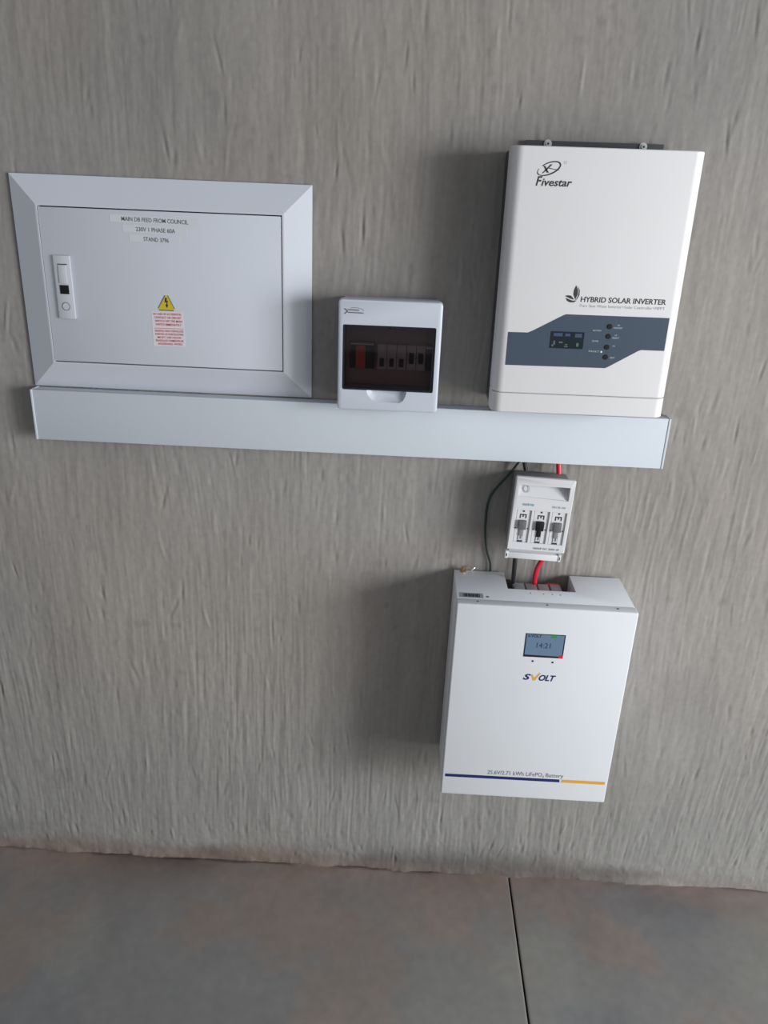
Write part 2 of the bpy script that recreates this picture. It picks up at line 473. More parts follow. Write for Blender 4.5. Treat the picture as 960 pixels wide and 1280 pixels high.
# ------------------------------------------------------------------ main distribution board
db = thing('distribution_board', 'large white distribution board with sloping steel rim, above the left end of the trunking', 'electrical box', (-0.4353, 0, 1.39455))
bm = bmesh.new()
rings = [(0.2720, 0.1917, 0.0), (0.2720, 0.1917, 0.0025), (0.2235, 0.1430, 0.0200), (0.2205, 0.1400, 0.0204), (0.2203, 0.1398, 0.006)]
prev = None
for hx, hz, d in rings:
    r = [bm.verts.new((sx*hx, -d, sz*hz)) for sx, sz in ((-1, -1), (1, -1), (1, 1), (-1, 1))]
    if prev:
        for i in range(4): bm.faces.new((prev[i], prev[(i+1) % 4], r[(i+1) % 4], r[i]))
    prev = r
link('frame', bm, M['steel'], db, smooth=False)
mk('backing', M['gap'], db, (-0.2203, 0.2203, 0.0012, 0.006, -0.1398, 0.1398))
mk('door', M['steel'], db, (-0.2196, 0.2186, 0.0065, 0.0192, -0.1382, 0.1380), bev=0.0008)
D = 0.0192
lock = mk('lock_plate', M['lockp'], db, (-0.2000, -0.1685, D, D+0.005, -0.0575, 0.0560), bev=0.0014)
lock['label'] = 'white swing handle lock on the door'
bm = bmesh.new(); box(bm, -0.1915, -0.1770, D+0.005, D+0.0066, 0.0065, 0.0385, bev=0.0006); link('lock_lever', bm, M['lockp'], lock)
mk('lock_slot', M['gap'], lock, (-0.1925, -0.1745, D+0.0048, D+0.0053, 0.0398, 0.0414))
mk('lock_button', M['black'], lock, (-0.1920, -0.1755, D+0.0045, D+0.0062, -0.0122, 0.0038), bev=0.0006)
bm = bmesh.new(); ring(bm, -0.1843, -0.0345, 0.0072, 0.0072, 0.0009, D+0.005); link('key_ring', bm, M['greyink'], lock)
bm = bmesh.new(); disc(bm, -0.1843, -0.0345, 0.0062, D+0.0048, D+0.0058); link('key_cover', bm, M['lockp'], lock)

SL = -0.033
def strip(x0, x1, zl, zr, h, txt, tx0, tx1, tz, th):
    bm = bmesh.new()
    prism(bm, [(x0, zl-h/2), (x1, zr-h/2), (x1, zr+h/2), (x0, zl+h/2)], D, D+0.0003)
    s = link('label_strip', bm, M['tape'], db, smooth=False)
    lettering(s, M['greyink'], (txt, tx0, tx1, tz, th, D+0.0003), slope=(zr-zl)/(x1-x0), bold=0.008)
strip(-0.090, 0.070, 0.1240, 0.1215, 0.0125, 'MAIN DB FEED FROM COUNCIL', -0.0685, 0.0515, 0.1200, 0.0070)
strip(-0.068, 0.048, 0.1075, 0.1055, 0.0125, '230V 1 PHASE 60A', -0.0437, 0.0273, 0.1034, 0.0070)
strip(-0.057, 0.035, 0.0915, 0.0890, 0.0120, 'STAND 3796', -0.0310, 0.0147, 0.0869, 0.0070)

bm = bmesh.new()
tri = [(-0.0128, -0.0315), (-0.0108, -0.0338), (0.0158, -0.0338), (0.0178, -0.0312), (0.0062, -0.0078), (0.0036, -0.0072), (0.0012, -0.0080)]
prism(bm, tri, D, D+0.0004)
w = link('warning_sign', bm, M['yellow'], db, smooth=False); w['label'] = 'yellow high voltage triangle sticker'
bm = bmesh.new()
flat(bm, [(0.0012, -0.0115), (0.0048, -0.0115), (0.0035, -0.0170), (0.0062, -0.0165), (0.0048, -0.0240), (0.0066, -0.0242), (0.0040, -0.0300), (0.0012, -0.0240), (0.0030, -0.0240), (0.0038, -0.0195), (0.0000, -0.0200)], D+0.0007)
link('lightning_symbol', bm, M['ink'], w, smooth=False)
bm = bmesh.new()
flat(bm, [(-0.0115, -0.0338), (0.0165, -0.0338), (0.0158, -0.0350), (-0.0108, -0.0350)], D+0.0006)
flat(bm, [(-0.0135, -0.0315), (-0.0123, -0.0311), (0.0016, -0.0078), (0.0006, -0.0072)], D+0.0006)
flat(bm, [(0.0184, -0.0312), (0.0173, -0.0308), (0.0058, -0.0078), (0.0068, -0.0072)], D+0.0006)
link('sign_border', bm, M['ink'], w, smooth=False)
bm = bmesh.new(); prism(bm, [(-0.0265, -0.1012), (0.0345, -0.1000), (0.0330, -0.0362), (-0.0265, -0.0375)], D, D+0.0003)
nt_ = link('notice', bm, M['paper'], db, smooth=False); nt_['label'] = 'small notice with red text'
rl = ['IN CASE OF ACCIDENTAL', 'CONTACT OR CIRCUIT', 'SWITCH OFF THE MAIN', 'SWITCH IMMEDIATELY']
rl2 = ['INGEVAL VAN TOEVALLIGE', 'KONTAK OF KORTSLUITING', 'MOET DIE HOOF-', 'SKAKELAAR ONMIDDELLIK', 'AFGESKAKEL WORD']
L_ = [(s, -0.0225+0.001*i, 0.0305-0.0015*(i % 2), -0.0435-0.0064*i, 0.0038, D+0.0003) for i, s in enumerate(rl)]
L_ += [(s, -0.0215+0.004*(i in (2, 4)), 0.0320-0.003*(i in (2, 4)), -0.0745-0.0060*i, 0.0036, D+0.0003) for i, s in enumerate(rl2)]
lettering(nt_, M['redink'], *L_, bold=0.012, slope=0.012)
bm = bmesh.new(); flat(bm, [(-0.0225, -0.0684), (0.0325, -0.0677), (0.0325, -0.0670), (-0.0225, -0.0676)], D+0.0006)
link('notice_rule', bm, M['redink'], nt_, smooth=False)

# ------------------------------------------------------------------ trunking
tk = thing('cable_trunking', 'long white plastic cable trunking running below the boxes', 'trunking', (-0.089, 0, 1.1513))
HX, HZ, TD = 0.6159, 0.0500, 0.0345
bm = bmesh.new()
box(bm, -HX+0.004, HX-0.004, 0.0008, TD-0.004, -HZ+0.0015, -HZ+0.0035)
box(bm, -HX+0.004, HX-0.004, 0.0008, TD-0.004, HZ-0.0035, HZ-0.0015)
box(bm, -HX+0.004, HX-0.004, 0.0008, 0.0030, -HZ+0.0035, HZ-0.0035)
link('trunking_base', bm, M['pvc'], tk)
bm = bmesh.new()
box(bm, -HX+0.0045, HX-0.0045, TD-0.0125, TD-0.001, -HZ+0.0002, HZ-0.0002, bev=0.0012)
lid = link('lid', bm, M['pvc'], tk)
for s in (-1, 1):
    mk('end_cap', M['pvc'], tk, (s*HX-0.0045*(s > 0), s*HX+0.0045*(s < 0), 0.0008, TD, -HZ, HZ), bev=0.001)

# ------------------------------------------------------------------ small breaker box with smoked window
sb = thing('breaker_enclosure', 'small white breaker box with smoked window standing on the trunking', 'electrical box', (-0.01371, 0, 1.30427), (0, math.radians(-0.139), 0))
bm = bmesh.new(); box(bm, -0.0880, 0.0880, 0.0008, 0.0462, -0.0950, 0.0950, bev=0.003)
base = link('enclosure_base', bm, M['abs'], sb)
c1 = bmesh.new(); box(c1, -0.0835, 0.0835, 0.010, 0.060, -0.0700, 0.0700); carve(base, [c1])
def rrect(hx, hz, r, n=5, cx=0, cz=0):
    pts = []
    for sx, sz, a0 in ((1, -1, -90), (1, 1, 0), (-1, 1, 90), (-1, -1, 180)):
        for k in range(n+1):
            a = math.radians(a0+90*k/n); pts.append((cx+sx*(hx-r)+r*math.cos(a), cz+sz*(hz-r)+r*math.sin(a)))
    return pts
def loft(bm, sections, cap=(True, True)):
    rows = [[bm.verts.new((x, -d, z)) for x, z in pts] for pts, d in sections]
    n = len(rows[0])
    for a, b in zip(rows, rows[1:]):
        for i in range(n): bm.faces.new((a[i], a[(i+1) % n], b[(i+1) % n], b[i]))
    if cap[0]: bm.faces.new(rows[0])
    if cap[1]: bm.faces.new(list(reversed(rows[-1])))
bm = bmesh.new()
SD = 0.0880
loft(bm, [(rrect(0.0905, 0.0980, 0.007), 0.0462), (rrect(0.0922, 0.0995, 0.007), 0.066), (rrect(0.0922, 0.0995, 0.007), SD-0.004),
          (rrect(0.0910, 0.0983, 0.006), SD-0.0012), (rrect(0.0890, 0.0963, 0.005), SD)])
cover = link('cover', bm, M['abs'], sb)
c1 = bmesh.new(); loft(c1, [(rrect(0.0805, 0.0560, 0.003, cx=-0.0008, cz=-0.0030), 0.0440), (rrect(0.0835, 0.0588, 0.003, cx=-0.0008, cz=-0.0030), 0.0900)])
c2 = bmesh.new()      # finger scoop below the window
sc0 = [(-0.0385, -0.0550), (-0.0385, -0.0640), (-0.0355, -0.0715), (-0.0290, -0.0785), (-0.0215, -0.0822), (0.0225, -0.0830), (0.0285, -0.0790), (0.0325, -0.0715), (0.0345, -0.0640), (0.0345, -0.0550)]
scm = [(x*0.93-0.0001, -0.0550+(z+0.0550)*0.90) for x, z in sc0]
sc1 = [(x*0.80-0.0004, -0.0550+(z+0.0550)*0.62) for x, z in sc0]
loft(c2, [(sc1, SD-0.0085), (scm, SD-0.004), (sc0, SD-0.0002), (sc0, SD+0.004)])
c3 = bmesh.new(); box(c3, -0.0820, 0.0820, 0.030, 0.0705, -0.0610, 0.0560)
carve(cover, [c1, c2])
mk('inner_plate', M['inner'], sb, (-0.0800, 0.0795, 0.0475, 0.0505, -0.0578, 0.0525))
# breakers behind the glass
def breaker(x0, x1, z0, z1, mm, tog=None, tm='black', d=0.0640):
    b = mk('circuit_breaker', M[mm], sb, (x0, x1, 0.0508, d, z0, z1), bev=0.0008)
    if tog: mk('toggle', M[tm], b, tog+(), bev=0.0008)
    return b
e = breaker(-0.0720, -0.0270, -0.0265, 0.0215, 'black')
mk('red_face', M['breakerred'], e, (-0.0615, -0.0435, 0.0640, 0.0660, -0.0260, 0.0160), bev=0.0006)
mk('glint_strip', M['inv'], e, (-0.0700, -0.0280, 0.0640, 0.0810, 0.0197, 0.0218))  # white strip standing in for a reflection on the smoked window
for k in range(3):
    x = -0.0215+0.0178*k
    breaker(x, x+0.0170, -0.0265, 0.0190, 'breakergrey', (x+0.0045, x+0.0125, 0.0640, 0.0720, -0.0200, -0.0060))
breaker(0.0325, 0.0490, -0.0265, 0.0190, 'breakergrey', (0.0365, 0.0450, 0.0640, 0.0720, -0.0130, 0.0060))
breaker(0.0497, 0.0662, -0.0265, 0.0190, 'breakergrey', (0.0537, 0.0622, 0.0640, 0.0720, -0.0130, 0.0060))
e2 = breaker(0.0670, 0.0790, -0.0265, 0.0190, 'breakernavy')
mk('glint_strip', M['inv'], e2, (0.0665, 0.0792, 0.0640, 0.0810, 0.0170, 0.0200))  # second painted-in window reflection, at the right end
# smoked window: slightly domed pane in a dark rim
bm = bmesh.new()
nx_, nz_ = 16, 12
pv = None
for j in range(nz_+1):
    row = []
    for i in range(nx_+1):
        u, v = i/nx_, j/nz_
        dep = SD-0.0042+0.0018*(1-(2*u-1)**2)*(1-(2*v-1)**2)
        row.append(bm.verts.new((-0.0836+0.1656*u, -(SD-0.0030), -0.0610+0.1160*v)))
    if pv:
        for i in range(nx_): bm.faces.new((pv[i], pv[i+1], row[i+1], row[i]))
    pv = row
pane = link('smoked_window', bm, M['smoke'], sb)
mk('window_rim', M['screenframe'], pane, (-0.0838, 0.0822, SD-0.0062, SD-0.0026, 0.0533, 0.0556), (-0.0838, 0.0822, SD-0.0062, SD-0.0026, -0.0616, -0.0585),
   (-0.0838, -0.0808, SD-0.0062, SD-0.0026, -0.0585, 0.0533), (0.0775, 0.0822, SD-0.0062, SD-0.0026, -0.0585, 0.0533))
mk('window_latch', M['black'], sb, (-0.0030, 0.0050, SD-0.0030, SD-0.0008, 0.0515, 0.0545), bev=0.0005)
bm = bmesh.new()
flat(bm, [(-0.0830, 0.0832), (-0.0795, 0.0832), (-0.0745, 0.0788), (-0.0795, 0.0742), (-0.0825, 0.0742), (-0.0775, 0.0788)], SD+0.0003)
flat(bm, [(-0.0770, 0.0822), (-0.0555, 0.0820), (-0.0555, 0.0800), (-0.0740, 0.0802)], SD+0.0003)
flat(bm, [(-0.0760, 0.0776), (-0.0490, 0.0774), (-0.0460, 0.0756), (-0.0745, 0.0758)], SD+0.0003)
ring(bm, -0.0620, 0.0790, 0.0150, 0.0062, 0.0007, SD, t0=0.2, t1=2.2)
link('maker_mark', bm, M['greyink'], sb, smooth=False)

# ------------------------------------------------------------------ solar inverter
iv = thing('solar_inverter', 'tall white solar inverter with slate blue control band on dark chassis', 'inverter', (0.32465, 0, 1.43935), (0, math.radians(-0.3406), 0))
ID = 0.110
CX = 0.0040
bm = bmesh.new(); box(bm, CX-0.1545, CX+0.1545, 0.0022, 0.058, -0.2155, 0.2150, bev=0.002)
link('chassis', bm, M['chassis'], iv)
def front_profile(hx, d0, d1, r, n=7):
    pts = [(-hx, d0), (-hx, d1-r)]
    pts += [(-hx+r-r*math.cos(math.radians(90*k/n)), d1-r+r*math.sin(math.radians(90*k/n))) for k in range(1, n+1)]
    pts += [(-x, d) for x, d in reversed(pts)]
    return pts
def zprism(bm, pts, z0, z1, inset=0.0):
    """x,depth profile swept in z, front edges eased by inset"""
    sec = [(z0, inset), (z0+inset, 0), (z1-inset, 0), (z1, inset)] if inset else [(z0, 0), (z1, 0)]
    cx_ = sum(p[0] for p in pts)/len(pts); rows = []
    hx = max(p[0] for p in pts)-cx_; dm = max(p[1] for p in pts); d0 = min(p[1] for p in pts)
    for z, i in sec:
        rows.append([bm.verts.new((cx_+(x-cx_)*(hx-i)/hx, -(d0+(d-d0)*(dm-i-d0)/(dm-d0)), z)) for x, d in pts])
    n = len(pts)
    for a, b in zip(rows, rows[1:]):
        for i in range(n): bm.faces.new((a[i], a[(i+1) % n], b[(i+1) % n], b[i]))
    bm.faces.new(rows[0]); bm.faces.new(list(reversed(rows[-1])))
prof = [(x+CX, d) for x, d in front_profile(0.1550, 0.056, ID, 0.0185)]
bm = bmesh.new(); zprism(bm, prof, -0.1828, 0.2192, 0.0012)
cov = link('front_cover', bm, M['inv'], iv, angle=25)
bm = bmesh.new(); zprism(bm, prof, -0.2187, -0.1836, 0.0012)
link('terminal_cover', bm, M['inv'], iv, angle=25)
bm = bmesh.new(); box(bm, CX-0.1535, CX+0.1535, 0.057, ID-0.012, -0.1836, -0.1828); link('seam', bm, M['gap'], iv)
bm = bmesh.new(); flat(bm, [(-0.1325, -0.0760), (-0.0977, -0.0757), (-0.0890, -0.0715), (-0.0410, -0.0445), (-0.0357, -0.0423), (0.1412, -0.0422), (0.1412, -0.0985), (0.1011, -0.0985), (0.0960, -0.1005), (0.0480, -0.1300), (0.0427, -0.1325), (-0.1325, -0.1335)], ID+0.0003)
band = link('control_band', bm, M['band'], iv, smooth=False); band['label'] = 'slate blue stepped control band'
scr = mk('display', M['invlcd'], iv, (-0.0580, -0.0005, ID, ID+0.0010, -0.1008, -0.0718))
bm = bmesh.new(); q = ID+0.0012
for x0, x1, z0, z1 in ((-0.0535, -0.0380, -0.0800, -0.0745), (-0.0335, -0.0245, -0.0795, -0.0750), (-0.0165, -0.0045, -0.0810, -0.0745)):
    flat(bm, [(x0, z0), (x1, z0), (x1, z1), (x0, z1)], q)
link('display_digits', bm, M['lcdb'], scr, smooth=False)
bm = bmesh.new()
for x0, x1, z0, z1, s in ((-0.0555, -0.0520, -0.0975, -0.0945, 0), (-0.0525, -0.0495, -0.0945, -0.0880, 0.0), (-0.0430, -0.0365, -0.0915, -0.0890, 0), (-0.0335, -0.0270, -0.0982, -0.0965, 0), (-0.0320, -0.0280, -0.0948, -0.0930, 0), (-0.0125, -0.0085, -0.0965, -0.0905, 0)):
    flat(bm, [(x0, z0), (x1, z0), (x1, z1), (x0, z1)], q)
link('display_icons', bm, M['lcdg'], scr, smooth=False)
for z in (-0.0604, -0.0772, -0.0958, -0.1132):
    bm = bmesh.new(); disc(bm, 0.0412, z, 0.0047, ID, ID+0.0016, r1=0.0040); link('button', bm, M['black'], iv)
lettering(iv, M['whiteink'], ('ESC', 0.0545, 0.0590, -0.0588, 0.0022, ID+0.0003), ('/ON/OFF', 0.0478, 0.0632, -0.0636, 0.0026, ID+0.0003),
          ('UP', 0.0515, 0.0560, -0.0760, 0.0022, ID+0.0003), ('SELECT', 0.0482, 0.0605, -0.0806, 0.0026, ID+0.0003),
          ('DN', 0.0508, 0.0550, -0.0945, 0.0024, ID+0.0003), ('ENT', 0.0492, 0.0572, -0.1150, 0.0026, ID+0.0003),
          ('AC/INV', 0.0130, 0.0280, -0.0690, 0.0026, ID+0.0003), ('CHG', 0.0140, 0.0250, -0.0872, 0.0026, ID+0.0003),
          ('FAULT', 0.0107, 0.0290, -0.1050, 0.0026, ID+0.0003), bold=0.015)
bm = bmesh.new(); disc(bm, 0.0325, -0.1042, 0.0017, ID, ID+0.0008, n=12); link('indicator_light', bm, mat('indicator_lens', (0.7, 0.75, 0.72, 1), 0.3), iv)
lettering(iv, M['ink'], ('HYBRID SOLAR INVERTER', -0.0140, 0.1310, -0.0205, 0.0086, ID), bold=0.018, shear=0.04)
lettering(iv, M['paleink'], ('Pure Sine Wave Inverter+Solar Controller+MPPT', -0.0140, 0.1308, -0.0292, 0.0048, ID), bold=0.0)
lettering(iv, M['ink'], ('F', -0.1095, -0.0995, 0.1605, 0.0138, ID), ('ivestar', -0.1005, -0.0508, 0.1605, 0.0112, ID), shear=0.22, bold=0.020)
bm = bmesh.new()
ring(bm, -0.0905, 0.1862, 0.0190, 0.0085, 0.002, ID, tilt=math.radians(22), t0=math.radians(-165), t1=math.radians(120), n=40, wf=lambda t: 0.0007+0.0016*math.sin(math.pi*t)**0.6)
ring(bm, -0.0905, 0.1862, 0.0190, 0.0085, 0.002, ID, tilt=math.radians(22), t0=math.radians(140), t1=math.radians(200), n=14, wf=lambda t: 0.0005+0.0012*t)
for pts in ([(-0.1000, 0.1905), (-0.0968, 0.1900), (-0.0900, 0.1800), (-0.0935, 0.1800)], [(-0.0885, 0.1925), (-0.0852, 0.1925), (-0.0985, 0.1795), (-0.1015, 0.1785)],
            [(-0.0905, 0.1862), (-0.0740, 0.1838), (-0.0740, 0.1846), (-0.0905, 0.1874)]):
    flat(bm, pts, ID+0.0004)
link('maker_emblem', bm, M['ink'], iv, smooth=False)
bm = bmesh.new(); ring(bm, -0.0650, 0.1960, 0.0020, 0.0020, 0.0005, ID, n=20); link('registered_mark', bm, M['paleink'], iv, smooth=False)
bm = bmesh.new()
flat(bm, [(-0.0245, 0.0065), (-0.0205, -0.0010), (-0.0200, -0.0090), (-0.0235, -0.0170), (-0.0275, -0.0090), (-0.0275, -0.0020)], ID+0.0003)
flat(bm, [(-0.0222, 0.0060), (-0.0175, -0.0015), (-0.0170, -0.0100), (-0.0205, -0.0165), (-0.0250, -0.0195), (-0.0215, -0.0160), (-0.0187, -0.0095), (-0.0190, -0.0015)], ID+0.0003)
flat(bm, [(-0.0415, -0.0120), (-0.0370, -0.0105), (-0.0310, -0.0110), (-0.0270, -0.0150), (-0.0255, -0.0178), (-0.0320, -0.0160)], ID+0.0003)
flat(bm, [(-0.0400, -0.0150), (-0.0360, -0.0162), (-0.0300, -0.0185), (-0.0255, -0.0195), (-0.0205, -0.0185), (-0.0250, -0.0220), (-0.0320, -0.0222), (-0.0370, -0.0200)], ID+0.0003)
link('leaf_emblem', bm, M['ink'], iv, smooth=False)
br = mk('mounting_bracket', M['chassis'], iv, (-0.1185, 0.1165, 0.0030, 0.0075, 0.190, 0.2335))
for x in (-0.0812, 0.0814):
    bm = bmesh.new(); disc(bm, x, 0.2285, 0.0068, 0.0075, 0.0090, n=20); disc(bm, x, 0.2285, 0.0040, 0.0090, 0.0125, n=6)
    sw = link('mounting_screw', bm, M['zinc'], br)
    bm = bmesh.new(); disc(bm, x, 0.2285, 0.0018, 0.0125, 0.0128, n=12); link('screw_recess', bm, M['gap'], sw)

# ------------------------------------------------------------------ battery
bt = thing('battery', 'white wall battery with small screen and blue and gold stripe near the floor', 'battery', (0.31310, 0, 0.61790), (0, math.radians(0.1984), 0))
BD = 0.157
bm = bmesh.new(); box(bm, -0.1736, 0.1736, 0.0062, 0.1325, -0.2290, 0.2305, bev=0.0012)
body = link('body', bm, M['batbody'], bt)
c1 = bmesh.new(); box(c1, -0.0690, 0.0684, -0.02, 0.0815, 0.1880, 0.30)
carve(body, [c1])
bm = bmesh.new(); box(bm, -0.1752, 0.1752, 0.1327, BD, -0.2311, 0.2311, bev=0.0030, seg=3)
link('front_cover', bm, M['bat'], bt)
mk('notch_lining', M['black'], bt, (-0.0688, 0.0682, 0.0065, 0.0812, 0.1882, 0.1890))
tb = mk('terminal_block', M['black'], bt, (-0.0528, 0.0580, 0.0300, 0.0795, 0.1892, 0.2060), bev=0.001)
for k, x in enumerate((-0.0400, -0.0150, 0.0100, 0.0350)):
    mk('terminal_cover', M['clear'], tb, (x-0.0108, x+0.0108, 0.0310, 0.0780, 0.2062, 0.2200), bev=0.0012)
mk('busbar', M['red'], tb, (-0.0080, -0.0020, 0.0360, 0.0760, 0.2062, 0.2140))
mk('cable_gland', M['black'], bt, (-0.0686, -0.0530, 0.0080, 0.0720, 0.1892, 0.2160), bev=0.003)
mk('red_terminal_cap', M['red'], bt, (0.0180, 0.0460, 0.0200, 0.0295, 0.1892, 0.2185), bev=0.003)
mk('data_sticker', M['sticker'], bt, (-0.1690, -0.1215, 0.1090, 0.1285, 0.23055, 0.2308))
bm = bmesh.new()
for k in range(14): box(bm, -0.1615+0.0024*k, -0.1601+0.0024*k+0.0006*(k % 3), 0.1125, 0.1255, 0.2308, 0.2309)
link('sticker_print', bm, M['ink'], bt)
for x, y, z, r in ((-0.1130, -0.1220, 0.2305, 0.0033), (-0.1340, -0.1440, 0.2311, 0.0026), (0.0010, -0.1440, 0.2311, 0.0026), (0.1375, -0.1440, 0.2311, 0.0026)):
    bm = bmesh.new(); vcyl(bm, x, y, z-0.0002, z+0.0008, r, r1=r*0.8); link('cover_screw', bm, M['grey'], bt)
for x, y in ((-0.0250, -0.0955), (0.0010, -0.0970), (0.0184, -0.0967), (0.0341, -0.0977)):
    bm = bmesh.new(); vcyl(bm, x, y, 0.2304, 0.2307, 0.0015, n=10); link('vent_hole', bm, M['gap'], bt)
# earth stud
bm = bmesh.new()
vcyl(bm, -0.1555, -0.0130, 0.2305, 0.2330, 0.0065, n=16); vcyl(bm, -0.1555, -0.0130, 0.2330, 0.2370, 0.0050, n=6); vcyl(bm, -0.1555, -0.0130, 0.2370, 0.2420, 0.0026, n=10)
link('earth_stud', bm, M['brass'], bt)
bm = bmesh.new(); box(bm, -0.1500, -0.1380, 0.0100, 0.0150, 0.2310, 0.2330); tube(bm, [(-0.1380, -0.0125, 0.2330), (-0.1340, -0.0110, 0.2370), (-0.1310, -0.0090, 0.2390)], 0.0020)
link('earth_lug', bm, M['zinc'], bt)
# screen
sf = mk('screen', M['screenframe'], bt, (-0.0358, 0.0420, BD-0.001, BD+0.0006, 0.1212, 0.1742))
bm = bmesh.new(); flat(bm, [(-0.0338, 0.1262), (0.0396, 0.1255), (0.0396, 0.1728), (-0.0338, 0.1732)], BD+0.0008)
link('screen_glass', bm, M['lcd'], sf, smooth=False)
lettering(sf, M['lcdink'], ('S-VOLT', -0.0315, -0.0045, 0.1664, 0.0058, BD+0.0007, dict(bold=0.03)), ('14:21', -0.0125, 0.0150, 0.1430, 0.0115, BD+0.0007))
bm = bmesh.new(); flat(bm, [(0.0130, 0.1665), (0.0250, 0.1662), (0.0250, 0.1726), (0.0130, 0.1726)], BD+0.0010); link('battery_icon', bm, M['lcdgreen'], sf, smooth=False)
bm = bmesh.new(); flat(bm, [(0.0330, 0.1212), (0.0418, 0.1212), (0.0418, 0.1292), (0.0375, 0.1300), (0.0335, 0.1270)], BD+0.0010); link('alert_icon', bm, M['lcdred'], sf, smooth=False)
for x, z in ((-0.0160, 0.1116), (0.0234, 0.1110)):
    bm = bmesh.new(); disc(bm, x, z, 0.0022, BD-0.0002, BD+0.0005, n=12); link('indicator_light', bm, M['ink'], bt)
lettering(bt, M['navy'], ('S', -0.0310, -0.0155, 0.0680, 0.0128, BD), ('OLT', 0.0005, 0.0345, 0.0675, 0.0128, BD), shear=0.30, bold=0.035)
bm = bmesh.new(); flat(bm, [(-0.0155, 0.0800), (-0.0122, 0.0805), (-0.0085, 0.0725), (0.0005, 0.0850), (0.0036, 0.0850), (-0.0062, 0.0668), (-0.0110, 0.0668)], BD+0.0003)
link('gold_tick_letter', bm, M['gold'], bt, smooth=False)
lettering(bt, M['greyink'], ('25.6V/2.71 kWh LiFePO', -0.0802, 0.0350, -0.1718, 0.0100, BD), ('4', 0.0358, 0.0392, -0.1738, 0.0058, BD), ('Battery', 0.0430, 0.0800, -0.1714, 0.0100, BD), slope=0.006)
bm = bmesh.new(); flat(bm, [(-0.1690, -0.1845), (0.0738, -0.1832), (0.0728, -0.1757), (-0.1690, -0.1770)], BD+0.0003); link('navy_stripe', bm, M['navy'], bt, smooth=False)
bm = bmesh.new(); flat(bm, [(0.0760, -0.1832), (0.1690, -0.1828), (0.1690, -0.1753), (0.0785, -0.1757)], BD+0.0003); link('gold_stripe', bm, M['gold'], bt, smooth=False)

# ------------------------------------------------------------------ fuse switch between trunking and battery
fs = thing('fuse_switch', 'pale grey three pole fuse switch hanging askew between trunking and battery', 'fuse switch', (0.29415, 0, 1.00930), (0, math.radians(1.95), 0))
FD = 0.080
mk('switch_base', M['isogrey'], fs, (-0.0535, 0.0525, 0.0022, 0.0480, -0.0720, 0.0640), bev=0.002)
bm = bmesh.new()
loft(bm, [(rrect(0.0540, 0.0655, 0.002, n=3), 0.0482), (rrect(0.0560, 0.0750, 0.002, n=3), 0.0680), (rrect(0.0570, 0.0762, 0.002, n=3), FD-0.003), (rrect(0.0567, 0.0759, 0.002, n=3), FD-0.0008), (rrect(0.0558, 0.0750, 0.002, n=3), FD)])
fc = link('switch_cover', bm, M['iso'], fs)
cut = []
c = bmesh.new()        # finger pocket, deep at its right end
P = [(-0.0500, 0.0372, 0.0010), (0.0480, 0.0340, 0.0030), (0.0480, 0.0615, 0.0250), (-0.0500, 0.0605, 0.0190)]
lo = [c.verts.new((x, -(FD-d), z)) for x, z, d in P]; hi = [c.verts.new((x, -(FD+0.01), z)) for x, z, d in P]
c.faces.new(lo); c.faces.new(list(reversed(hi)))
for i in range(4): c.faces.new((lo[i], hi[i], hi[(i+1) % 4], lo[(i+1) % 4]))
cut.append(c)
WX = ((-0.0492, -0.0185), (-0.0150, 0.0165), (0.0195, 0.0500))
for x0, x1 in WX:
    c = bmesh.new(); box(c, x0, x1, FD-0.0030, FD+0.01, -0.0590, 0.0095); cut.append(c)
carve(fc, cut)
bm = bmesh.new(); ring(bm, -0.0340, 0.0500, 0.0055, 0.0055, 0.0016, FD-0.0052); flat(bm, [(-0.0420, 0.0502), (-0.0385, 0.0540), (-0.0375, 0.0530), (-0.0400, 0.0502), (-0.0375, 0.0470), (-0.0385, 0.0462)], FD-0.0052)
    
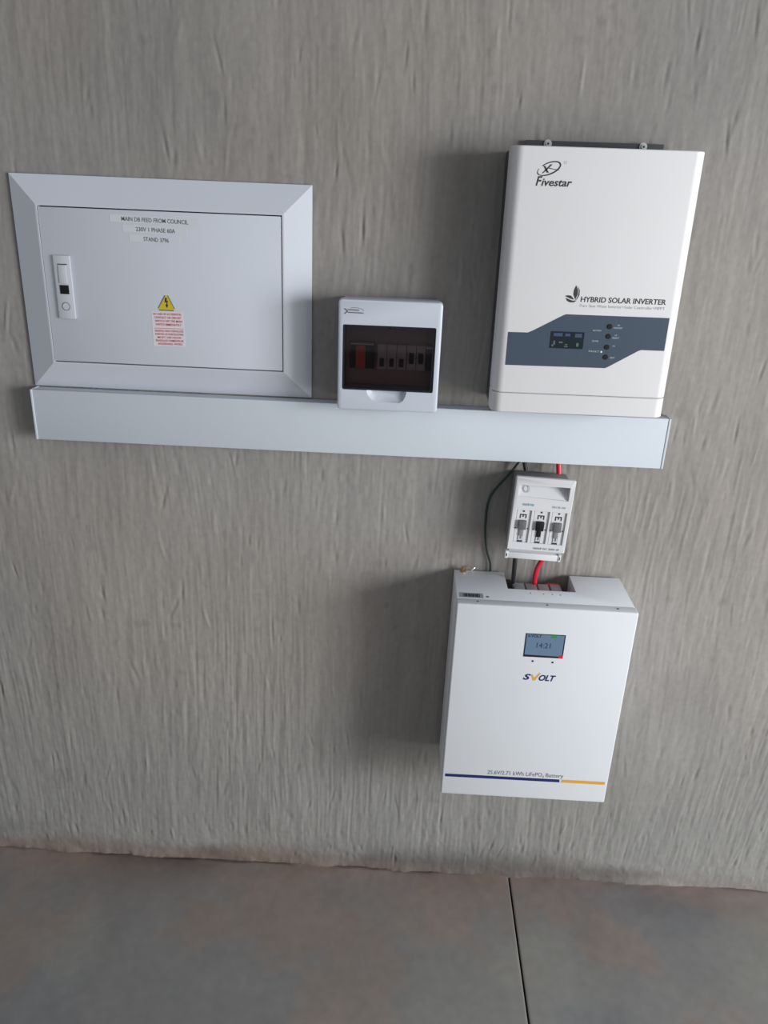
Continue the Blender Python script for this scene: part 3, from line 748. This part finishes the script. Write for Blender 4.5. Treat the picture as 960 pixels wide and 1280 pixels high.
for v in bm.verts: v.co.y += (v.co.z-0.0372)/0.0233*0.0185-0.0052
link('switch_symbol', bm, M['lgrey'], fs, smooth=False)
lettering(fs, M['teal'], ('suntree', -0.0390, -0.0165, 0.0190, 0.0062, FD), bold=0.02)
lettering(fs, M['tealgrey'], ('HR17B-160', 0.0185, 0.0445, 0.0180, 0.0040, FD), bold=0.01)
lettering(fs, M['greyink'], ('160A/P DC 250V 3P', -0.0060, 0.0455, -0.0715, 0.0042, FD), bold=0.01)
for k, (x0, x1) in enumerate(WX):
    xc = (x0+x1)/2; f = FD-0.0030
    pole = mk('pole_face', M['iso'], fs, (x0+0.0030, x1-0.0055, f-0.0004, f+0.0008, -0.0588, 0.0085))
    km = 'black' if k == 1 else 'grey'
    bm = bmesh.new(); ring(bm, xc, 0.0062, 0.0010, 0.0008, 0.0020, f+0.001, n=14); link('test_hole', bm, M['ink'], pole, smooth=False)
    mk('fuse_viewer', M['ink'], pole, (xc-0.0066, xc+0.0066, f+0.0006, f+0.0012, -0.0020, 0.0002), (xc-0.0066, xc-0.0044, f+0.0006, f+0.0012, -0.0085, -0.0020),
       (xc+0.0044, xc+0.0066, f+0.0006, f+0.0012, -0.0085, -0.0020), (xc-0.0012, xc+0.0012, f+0.0006, f+0.0012, -0.0060, -0.0020))
    bm = bmesh.new(); box(bm, xc-0.0078, xc+0.0078, f, f+0.0075, -0.0310, -0.0122, bev=0.0012)
    kn = link('fuse_knob', bm, M[km], pole); kn['label'] = 'black fuse knob' if k == 1 else 'grey fuse knob'
    mk('fuse_stem', M['black' if k == 1 else 'isogrey'], pole, (xc-0.0045, xc+0.0045, f+0.0004, f+0.0030, -0.0450, -0.0310), bev=0.0005)
    mk('clip_window', M['isogrey'], pole, (xc-0.0050, xc+0.0050, f+0.0004, f+0.0014, -0.0545, -0.0450))
    mk('clip', M['tape'], pole, (xc-0.0040, xc-0.0020, f+0.0014, f+0.0022, -0.0540, -0.0455), (xc+0.0020, xc+0.0040, f+0.0014, f+0.0022, -0.0540, -0.0455), (xc-0.0020, xc+0.0020, f+0.0014, f+0.0022, -0.0540, -0.0520))
    mk('slot', M['ink'], pole, (xc-0.0055, xc+0.0050, f+0.0004, f+0.0015, -0.0585, -0.0555))
    for s in (-1, 1):
        bm = bmesh.new(); disc(bm, xc+s*0.0118, -0.0300, 0.0013, f+0.0002, f+0.0012, n=10)
        link('screw_dot', bm, M['ink'], pole)
fl = mk('bottom_flap', M['iso'], fs, (-0.0550, 0.0455, 0.0500, FD+0.0005, -0.0945, -0.0815), bev=0.0012)
mk('hinge_groove', M['lgrey'], fs, (-0.0520, 0.0515, 0.0600, FD-0.004, -0.0815, -0.0738))
for x in (-0.0590, 0.0460):
    mk('flap_hook', M['iso'], fl, (x, x+0.0060, 0.0640, FD+0.0012, -0.0950, -0.0795), bev=0.001)
    mk('hook_slot', M['ink'], fl, (x+0.0022, x+0.0042, FD+0.0010, FD+0.0016, -0.0910, -0.0845))

# ------------------------------------------------------------------ cables
def cable(name, label, pts, r, mm, cat='cable'):
    bm = bmesh.new(); tube(bm, pts, r)
    return tag(link(name, bm, M[mm], None), label, cat)
cable('power_cable', 'short black cable from the trunking into the top of the fuse switch', [(0.2600, -0.0200, 1.1030), (0.2610, -0.0240, 1.0950), (0.2640, -0.0260, 1.0830)], 0.0044, 'softblack')
cable('power_cable', 'short red cable from the trunking into the top of the fuse switch', [(0.3270, -0.0200, 1.1030), (0.3275, -0.0240, 1.0950), (0.3295, -0.0260, 1.0790)], 0.0052, 'red')
cable('power_cable', 'black cable from under the fuse switch down into the battery notch', [(0.2590, -0.0390, 0.9360), (0.2600, -0.0390, 0.9000), (0.2610, -0.0370, 0.8650), (0.2615, -0.0330, 0.8380)], 0.0046, 'softblack')
cable('power_cable', 'curved red cable from under the fuse switch down into the battery notch', [(0.3280, -0.0390, 0.9360), (0.3195, -0.0390, 0.9060), (0.3085, -0.0380, 0.8800), (0.3055, -0.0360, 0.8560), (0.3065, -0.0340, 0.8390)], 0.0052, 'red')
cable('earth_wire', 'thin green wire curving past the left of the fuse switch', [(0.2560, -0.0100, 1.1020), (0.2360, -0.0060, 1.0680), (0.2020, -0.0040, 1.0150), (0.1975, -0.0040, 0.9550), (0.2035, -0.0036, 0.9020), (0.2150, -0.0034, 0.8660), (0.2170, -0.0033, 0.8350)], 0.0022, 'green', 'wire')
